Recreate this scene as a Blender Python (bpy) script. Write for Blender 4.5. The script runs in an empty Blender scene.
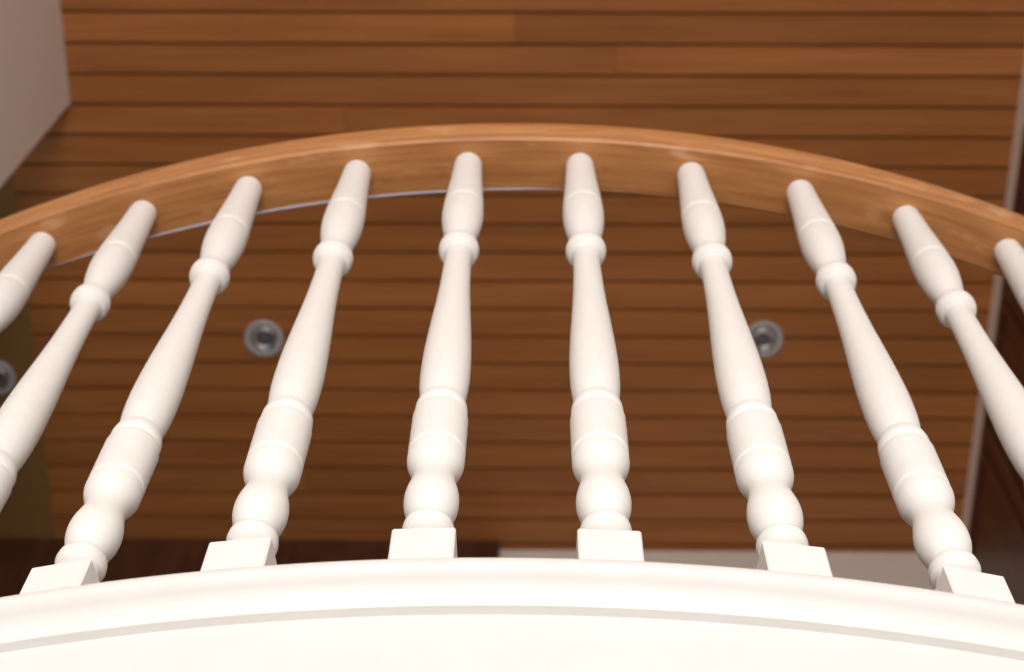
import bpy, bmesh, math, random
from mathutils import Matrix, Vector
random.seed(11)
F=1800.0
sc=bpy.context.scene
sc.view_settings.view_transform='Standard'
# ---------------------------------------------------------------- camera
zc=Vector((24,793,-F)).normalized()
xc=(Vector((1,0,0))-zc*zc.x).normalized()
yc=zc.cross(xc)
R=Matrix((xc,yc,zc))
cam=bpy.data.cameras.new('camera'); co=bpy.data.objects.new('camera',cam)
sc.collection.objects.link(co); co.matrix_world=R.to_4x4(); sc.camera=co
cam.sensor_width=36; cam.lens=36*F/1024; cam.clip_start=.02
cam.dof.use_dof=True; cam.dof.focus_distance=1.2; cam.dof.aperture_fstop=10

# ---------------------------------------------------------------- materials
def mat(name,base,rough=.5,spec=.5,coat=0):
    m=bpy.data.materials.new(name); m.use_nodes=True
    b=m.node_tree.nodes['Principled BSDF']
    b.inputs['Base Color'].default_value=(*base,1); b.inputs['Roughness'].default_value=rough
    b.inputs['Specular IOR Level'].default_value=spec; b.inputs['Coat Weight'].default_value=coat
    return m,m.node_tree,b
def paint(name,c1,rough,bump=.05,scale=60,coat=0,spec=.5):
    m,nt,b=mat(name,c1,rough,spec,coat)
    tc=nt.nodes.new('ShaderNodeTexCoord'); n=nt.nodes.new('ShaderNodeTexNoise'); n.inputs['Scale'].default_value=scale
    nt.links.new(tc.outputs['Object'],n.inputs['Vector'])
    r=nt.nodes.new('ShaderNodeValToRGB')
    r.color_ramp.elements[0].color=(c1[0]*.98,c1[1]*.98,c1[2]*.97,1); r.color_ramp.elements[1].color=(*c1,1)
    r.color_ramp.elements[0].position=.35; r.color_ramp.elements[1].position=.6
    nt.links.new(n.outputs['Fac'],r.inputs['Fac']); nt.links.new(r.outputs['Color'],b.inputs['Base Color'])
    bp=nt.nodes.new('ShaderNodeBump'); bp.inputs['Strength'].default_value=bump; bp.inputs['Distance'].default_value=.001
    nt.links.new(n.outputs['Fac'],bp.inputs['Height']); nt.links.new(bp.outputs['Normal'],b.inputs['Normal'])
    return m
def wood(name,dark,light,rough,stretch,coord='UV',coat=.0,island=False,bump=.1,spec=.5,scuff=False):
    m,nt,b=mat(name,light,rough,spec,coat)
    b.inputs['Coat Roughness'].default_value=.3
    L=nt.links.new; N=nt.nodes.new
    tc=N('ShaderNodeTexCoord'); mp=N('ShaderNodeMapping'); mp.inputs['Scale'].default_value=stretch
    L(tc.outputs[coord],mp.inputs['Vector'])
    n=N('ShaderNodeTexNoise'); n.inputs['Scale'].default_value=1; n.inputs['Detail'].default_value=6; n.inputs['Distortion'].default_value=.6
    n.noise_dimensions='4D'
    L(mp.outputs['Vector'],n.inputs['Vector'])
    g=N('ShaderNodeNewGeometry')
    r=N('ShaderNodeValToRGB'); r.color_ramp.elements[0].color=(*dark,1); r.color_ramp.elements[1].color=(*light,1)
    r.color_ramp.elements[0].position=.3; r.color_ramp.elements[1].position=.7
    L(n.outputs['Fac'],r.inputs['Fac'])
    out=r.outputs['Color']
    if island:
        ma=N('ShaderNodeMath'); ma.operation='MULTIPLY'; ma.inputs[1].default_value=40
        L(g.outputs['Random Per Island'],ma.inputs[0]); L(ma.outputs[0],n.inputs['W'])
        mr=N('ShaderNodeMapRange'); mr.inputs['To Min'].default_value=.84; mr.inputs['To Max'].default_value=1.14
        L(g.outputs['Random Per Island'],mr.inputs['Value'])
        mx=N('ShaderNodeVectorMath'); mx.operation='SCALE'
        L(out,mx.inputs[0]); L(mr.outputs[0],mx.inputs['Scale']); out=mx.outputs[0]
    if scuff:
        m2=N('ShaderNodeMapping'); m2.inputs['Scale'].default_value=(14,30,1); L(tc.outputs[coord],m2.inputs['Vector'])
        n2=N('ShaderNodeTexNoise'); n2.inputs['Scale'].default_value=1; n2.inputs['Detail'].default_value=5
        L(m2.outputs['Vector'],n2.inputs['Vector'])
        r2=N('ShaderNodeMapRange'); r2.inputs['From Min'].default_value=.58; r2.inputs['From Max'].default_value=.72; r2.inputs['To Max'].default_value=.45
        L(n2.outputs['Fac'],r2.inputs['Value'])
        mi=N('ShaderNodeMix'); mi.data_type='RGBA'; mi.inputs['B'].default_value=(.75,.48,.27,1)
        L(r2.outputs[0],mi.inputs['Factor']); L(out,mi.inputs['A']); out=mi.outputs['Result']
    L(out,b.inputs['Base Color'])
    bp=N('ShaderNodeBump'); bp.inputs['Strength'].default_value=bump; bp.inputs['Distance'].default_value=.001
    L(n.outputs['Fac'],bp.inputs['Height']); L(bp.outputs['Normal'],b.inputs['Normal'])
    return m
M_white=paint('white_satin_paint',(.83,.805,.775),.42,.02,90,.05)
M_fascia=paint('white_fascia_paint',(.735,.715,.69),.45,.02,30,.0)
M_wall=paint('wall_paint',(.82,.75,.70),.8)
M_wallb=paint('wall_back_paint',(.88,.83,.77),.8)
M_ol=paint('olive_tan_paint',(.25,.13,.035),.7)  # olive-tan recess wall and ceiling border
M_rail=wood('oak_handrail',(.34,.132,.038),(.52,.235,.080),.5,(9,160,1),'UV',.05,scuff=True)
M_ceil=wood('cedar_boards',(.34,.120,.030),(.47,.18,.048),.5,(2.5,45,45),'Object',.0,True)
M_gap,_,_=mat('board_gap_shadow',(.07,.022,.007),.9)
M_dark=wood('dark_mahogany',(.05,.016,.008),(.11,.035,.016),.4,(30,30,3),'Object',.1)
M_floor=wood('floor_boards',(.25,.11,.04),(.42,.2,.08),.35,(30,3,3),'Object',.1)
M_carpet=paint('grey_beige_carpet',(.33,.325,.31),.95,.5,200,0,.1)
M_metal,_,b=mat('brushed_nickel',(.65,.65,.65),.3); b.inputs['Metallic'].default_value=.9
M_ring=paint('downlight_trim',(.52,.52,.53),.4)
M_sheen=paint('rail_painted_sheen',(.60,.58,.70),.3)  # gloss highlight of the rail edge, painted as pale lavender
M_glass,_,_=mat('lamp_lens',(.12,.13,.14),.15)

def obj(name,bm,mats,smooth=True,parent=None):
    me=bpy.data.meshes.new(name); bmesh.ops.recalc_face_normals(bm,faces=bm.faces[:])
    bm.to_mesh(me); bm.free()
    for m in mats: me.materials.append(m)
    if smooth:
        for p in me.polygons: p.use_smooth=True
    o=bpy.data.objects.new(name,me); sc.collection.objects.link(o)
    if parent: o.parent=parent
    return o
def box(bm,a,b,mi=0):
    vs=[bm.verts.new((x,y,z)) for x in (a[0],b[0]) for y in (a[1],b[1]) for z in (a[2],b[2])]
    for f in ((0,1,3,2),(4,6,7,5),(0,4,5,1),(2,3,7,6),(0,2,6,4),(1,5,7,3)):
        fc=bm.faces.new([vs[i] for i in f]); fc.material_index=mi
def sharp(o,deg=35):
    o.data.set_sharp_from_angle(angle=math.radians(deg))

# ---------------------------------------------------------------- room dimensions
H=4.2
XL=-1.12; XLL=-1.28; YC1=1.24; YB=2.48; YF=-2.1; ZF=-1.6
SL=-.018
def xr(y): return 1.168+SL*(y-1.1)
XRW=1.165
# ---------------------------------------------------------------- balustrade geometry
X0=-.013; Y0=.588; RAD=1.45; CY=Y0+RAD
A0,A1=math.radians(-58),math.radians(58)
def lim(r): return math.asin((XL+.001-X0)/r), math.asin((XRW-.003-X0)/r)
def arcpt(a,off=0):   # off>0 : towards the stairwell
    r=RAD+off
    return X0+r*math.sin(a), CY-r*math.cos(a)
def sweep(name,prof,mats,n=180,a0=A0,a1=A1,parent=None,clip=True,taper=None):
    bm=bmesh.new(); uv=bm.loops.layers.uv.new('UVMap')
    rings=[]
    Lm=[lim(RAD+o) for o,z in prof]
    i0=math.ceil((max(l[0] for l in Lm)-a0)/(a1-a0)*n) if clip else 0
    i1=math.floor((min(l[1] for l in Lm)-a0)/(a1-a0)*n) if clip else n
    idx=list(range(i0,i1+1)); angs=[a0+(a1-a0)*i/n for i in idx]
    rows=[[a]*len(prof) for a in angs]
    if clip: rows=[[l[0] for l in Lm]]+rows+[[l[1] for l in Lm]]
    for ri,row in enumerate(rows):
        P=prof
        if taper:
            t=ri/(len(rows)-1); s=min(1,t*3,(1-t)*3)
            P=[(taper[0]+(o-taper[0])*s,taper[1]+(z-taper[1])*s) for o,z in prof]
        rings.append([bm.verts.new((*arcpt(a,o),z)) for a,(o,z) in zip(row,P)])
    d=[0]; k=len(prof)
    for j in range(k): d.append(d[-1]+math.dist(prof[j],prof[(j+1)%k]))
    for i in range(len(rings)-1):
        for j in range(k):
            j2=(j+1)%k
            f=bm.faces.new((rings[i][j],rings[i+1][j],rings[i+1][j2],rings[i][j2]))
            for l,c in zip(f.loops,((rows[i][j]*RAD,d[j]),(rows[i+1][j]*RAD,d[j]),(rows[i+1][j2]*RAD,d[j+1]),(rows[i][j2]*RAD,d[j+1]))): l[uv].uv=c
    bm.faces.new(rings[0]); bm.faces.new(rings[-1][::-1])
    o=obj(name,bm,mats,True,parent); sharp(o,30); return o
ZR=1.775   # underside of rail
rp=[(-.026,0),(.026,0),(.0285,.002),(.0295,.006),(.0295,.012),(.027,.015),(.0268,.018),(.030,.022),(.0325,.030),(.032,.040),(.028,.050),(.018,.056),(.006,.059)]
rp=rp+[(-o,z) for o,z in rp[::-1]][0:-2]
rail=sweep('handrail',[(o,z+ZR) for o,z in rp],[M_rail])
sweep('painted_edge_sheen',[(-.0262,ZR-.0006),(-.0262,ZR+.0015),(-.0285,ZR+.002),(-.0285,ZR-.0006)],[M_sheen],60,math.radians(-26),math.radians(8),rail,False,(-.0250,ZR+.001))  # sheen on the inner rail edge, modelled as a thin tapered strip
ZN=.890
np_=[(-.10,ZN),(.050,ZN),(.0565,ZN-.0015),(.0605,ZN-.005),(.0622,ZN-.009),(.0618,ZN-.013),(.059,ZN-.0165),(.0555,ZN-.018),(.0530,ZN-.0195),(.0495,ZN-.0225),(.0468,ZN-.0265),(.0458,ZN-.0315),(.0478,ZN-.0322),(.0488,ZN-.0335),(.0478,ZN-.035),(.0420,ZN-.0355),(.0420,ZN-.33),(-.10,ZN-.33)]
fas=sweep('balcony_fascia',np_,[M_fascia])

prof=[(1.774,.0143),(1.720,.0160),(1.690,.0174),(1.662,.0186),(1.642,.0194),(1.640,.0184),(1.636,.0183),(1.634,.0194),(1.626,.0198),
(1.604,.0192),(1.580,.0170),(1.560,.0140),(1.549,.0125),(1.541,.0122),(1.540,.0150),(1.537,.0175),(1.531,.0184),(1.525,.0180),(1.520,.0160),(1.518,.0126),(1.512,.0121),
(1.485,.0122),(1.440,.0132),(1.395,.0149),(1.350,.0170),(1.305,.0187),(1.275,.0193),(1.245,.0190),(1.225,.0178),(1.209,.0158),(1.207,.0170),(1.201,.0190),(1.195,.0195),(1.191,.0190),(1.189,.0175),(1.187,.0176),
(1.183,.0202),(1.177,.0205),(1.128,.0203),(1.126,.0189),(1.122,.0188),(1.120,.0203),(1.115,.0202),(1.109,.0190),(1.103,.0170),(1.098,.0152),(1.093,.0144),(1.088,.0146),(1.079,.0162),(1.068,.0181),(1.059,.0187),(1.050,.0180),(1.042,.0160),(1.035,.0132),(1.031,.0120),(1.027,.0120),(1.026,.0150),(1.023,.0168),(1.019,.0172),(1.015,.0162),(1.013,.0140),(1.009,.0143),(1.002,.0160),(.994,.0186),(.985,.0194)]
def dens(P,sub=3):
    out=[]
    for i in range(len(P)-1):
        p0=P[max(i-1,0)];p1=P[i];p2=P[i+1];p3=P[min(i+2,len(P)-1)]
        out.append(p1)
        if abs(p2[0]-p1[0])>.006:
            for k in range(1,sub+1):
                t=k/(sub+1); h=p2[0]-p1[0]
                m1=(p2[1]-p0[1])/(p2[0]-p0[0]) if p2[0]!=p0[0] else 0
                m2=(p3[1]-p1[1])/(p3[0]-p1[0]) if p3[0]!=p1[0] else 0
                if abs(p0[0]-p1[0])<.0035: m1=(p2[1]-p1[1])/h
                if abs(p3[0]-p2[0])<.0035: m2=(p2[1]-p1[1])/h
                r=(2*t**3-3*t*t+1)*p1[1]+(t**3-2*t*t+t)*h*m1+(-2*t**3+3*t*t)*p2[1]+(t**3-t*t)*h*m2
                out.append((p1[0]+h*t,r))
    out.append(P[-1]); return out
PR=dens(prof)
def baluster(a):
    bm=bmesh.new(); n=48; rings=[]
    for z,r in PR:
        rings.append([bm.verts.new((r*math.cos(2*math.pi*k/n),r*math.sin(2*math.pi*k/n),z-ZN)) for k in range(n)])
    for A,B in zip(rings,rings[1:]):
        for k in range(n): bm.faces.new((A[k],A[(k+1)%n],B[(k+1)%n],B[k]))
    bm.faces.new(rings[0]); bm.faces.new(rings[-1])
    h=.0202; ch=.0012; zt=.991-ZN
    def sq(hh,z,c): 
        pts=[(hh,-hh+c),(hh,hh-c),(hh-c,hh),(-hh+c,hh),(-hh,hh-c),(-hh,-hh+c),(-hh+c,-hh),(hh-c,-hh)]
        return [bm.verts.new((x,y,z)) for x,y in pts]
    rr=[sq(h-.001,zt,ch),sq(h,zt-.0015,ch),sq(h,0.0005,ch)]
    bm.faces.new(rr[0]); bm.faces.new(rr[-1])
    for A,B in zip(rr,rr[1:]):
        for k in range(8): bm.faces.new((A[k],A[(k+1)%8],B[(k+1)%8],B[k]))
    o=obj('baluster',bm,[M_white]); sharp(o,30)
    x,y=arcpt(a); o.location=(x,y,ZN); o.rotation_euler=(0,0,a)
    return o
S=.1155/RAD
aL,aR=lim(RAD)
for k in range(-12,14):
    a=(k-.5)*S+.0026
    if aL+.04<a<aR-.045: baluster(a)

# ---------------------------------------------------------------- room
bm=bmesh.new(); pitch=.076; y=YF; gap=.0035
while y<YB:
    x=XLL+random.uniform(-4.5,-.3)
    while x<1.4:
        L=random.uniform(4.2,5.2)
        xa,xb=max(x,XLL),min(x+L,1.3)
        if xb-xa>.02: box(bm,(xa,y+gap,H),(xb-.001,min(y+pitch-gap,YB),H+.022))
        x+=L
    y+=pitch
box(bm,(XLL-.35,YF,H+.023),(1.6,YB+.1,H+.05),1)
obj('ceiling',bm,[M_ceil,M_gap],False)
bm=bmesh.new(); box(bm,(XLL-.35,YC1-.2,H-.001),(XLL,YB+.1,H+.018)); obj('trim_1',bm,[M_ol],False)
bm=bmesh.new(); box(bm,(XL-.12,YF,ZF),(XL,YC1,H)); obj('wall_left',bm,[M_wall],False)
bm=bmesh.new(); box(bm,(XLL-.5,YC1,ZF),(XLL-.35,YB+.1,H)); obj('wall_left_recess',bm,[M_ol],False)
bm=bmesh.new()
v=[bm.verts.new((x,y,z)) for z in (ZF,H) for x,y in ((xr(YF),YF),(1.6,YF),(1.6,YB+.1),(xr(YB+.1),YB+.1))]
for f in ((0,1,2,3),(7,6,5,4),(0,4,5,1),(1,5,6,2),(2,6,7,3),(3,7,4,0)): bm.faces.new([v[i] for i in f])
obj('wall_right',bm,[M_wall],False)
bm=bmesh.new(); box(bm,(XLL-.5,YB,ZF),(xr(YB),YB+.1,H)); obj('wall_back',bm,[M_wallb],False)
bm=bmesh.new(); box(bm,(XLL-.34,YB-.03,ZN),(-.085,YB-.001,H-.003))
for i in range(6):
    xx=-1.6+i*.25; box(bm,(xx,YB-.036,ZN+.1),(xx+.2,YB-.03,H-.1))
obj('wood_panelling',bm,[M_dark],False)
bm=bmesh.new(); box(bm,(XLL-.5,YF,ZF-.1),(1.6,YB+.1,ZF)); obj('floor',bm,[M_carpet],False)
# balcony slab with curved front
ro=RAD-.101; l0,l1=lim(ro); n=60
ar=[arcpt(l0+(l1-l0)*i/n,-.101) for i in range(n+1)]
xe=1.138
pts=[p for p in ar if p[0]<xe]+[(xe,YB-.04),(XLL-.34,YB-.04),(XLL-.34,YC1+.01),(XL+.002,YC1+.01)]
bm=bmesh.new()
a=[bm.verts.new((x,y,ZN-.001)) for x,y in pts]; b2=[bm.verts.new((x,y,ZN-.33)) for x,y in pts]
bm.faces.new(a); bm.faces.new(b2[::-1])
for i in range(len(a)): bm.faces.new((a[i],a[(i+1)%len(a)],b2[(i+1)%len(a)],b2[i]))
obj('balcony_floor',bm,[M_floor],False)
# unseen front wall; its opening is added to carry the fill light
bm=bmesh.new()
box(bm,(XL-.12,YF-.12,ZF),(1.6,YF,-1.0)); box(bm,(XL-.12,YF-.12,1.6),(1.6,YF,H))
box(bm,(XL-.12,YF-.12,-1.0),(-.9,YF,1.6)); box(bm,(.95,YF-.12,-1.0),(1.6,YF,1.6))
obj('unseen_wall_front',bm,[M_wall],False)
bm=bmesh.new()
for x in (-.9,0,.9): box(bm,(x,YF-.09,-1.0),(x+.05,YF-.03,1.6))
for z in (-1.0,.3,1.55): box(bm,(-.9,YF-.085,z),(.95,YF-.035,z+.05))
obj('added_window',bm,[M_fascia],False)  # unseen frame, added around the fill light
# wardrobe with panelled doors
bm=bmesh.new(); ct=H-.12; ang=math.atan(SL); LW=YB-.04-(YC1+.01)
box(bm,(-.012,0,0),(.0,LW,ct-ZN))
for yy in (0,.4,.8):
    for a_,b_,c_,d_ in ((.03,.05,.1,ct-ZN-.06),(.36,.38,.1,ct-ZN-.06),(.03,.38,ct-ZN-.06,ct-ZN-.04),(.03,.38,.08,.1)):
        box(bm,(-.02,yy+a_,c_),(-.012,yy+b_,d_))
o=obj('wooden_wardrobe',bm,[M_dark],False); o.location=(xr(YC1+.01)-.001,YC1+.01,ZN); o.rotation_euler=(0,0,-ang)
# downlights
def downlight(x,y):
    e=bpy.data.objects.new('recessed_downlight',None); sc.collection.objects.link(e); e.location=(x,y,H-.001)
    def lathe(nm,P,m):
        bm=bmesh.new(); n=40; rs=[[bm.verts.new((r*math.cos(2*math.pi*k/n),r*math.sin(2*math.pi*k/n),z)) for k in range(n)] for r,z in P]
        for A,B in zip(rs,rs[1:]):
            for k in range(n): bm.faces.new((A[k],A[(k+1)%n],B[(k+1)%n],B[k]))
        bm.faces.new(rs[-1]); return obj(nm,bm,[m],True,e)
    lathe('trim_ring',[(.050,0),(.050,-.004),(.046,-.007),(.040,-.006),(.034,-.001),(.034,-.0005)],M_ring)
    lathe('gimbal',[(.033,-.002),(.031,-.009),(.026,-.010),(.022,-.004)],M_metal)
    lathe('lens',[(.0215,-.0035),(.012,-.0055),(.001,-.006)],M_glass)
downlight(-.685,1.86); downlight(.589,1.855); downlight(-1.385,1.975)
# ---------------------------------------------------------------- lights
w=bpy.data.worlds.new('world'); sc.world=w; w.use_nodes=True
w.node_tree.nodes['Background'].inputs[0].default_value=(.8,.9,1,1); w.node_tree.nodes['Background'].inputs[1].default_value=1.0
def area(name,loc,rot,sx,sy,e,c):
    l=bpy.data.lights.new(name,'AREA'); l.shape='RECTANGLE'; l.size=sx; l.size_y=sy; l.energy=e; l.color=c
    lo=bpy.data.objects.new(name,l); sc.collection.objects.link(lo); lo.location=loc; lo.rotation_euler=[math.radians(v) for v in rot]
area('added_window_fill',(.02,YF+.02,.1),(105,0,0),1.7,2.0,76,(1,.97,.945))  # added fill from behind the camera, set in the made-up opening
area('added_ceiling_fill',(.0,-.9,2.6),(180,0,0),1.4,.5,6,(1,.85,.7))  # unseen warm fill, added to brighten the ceiling boards
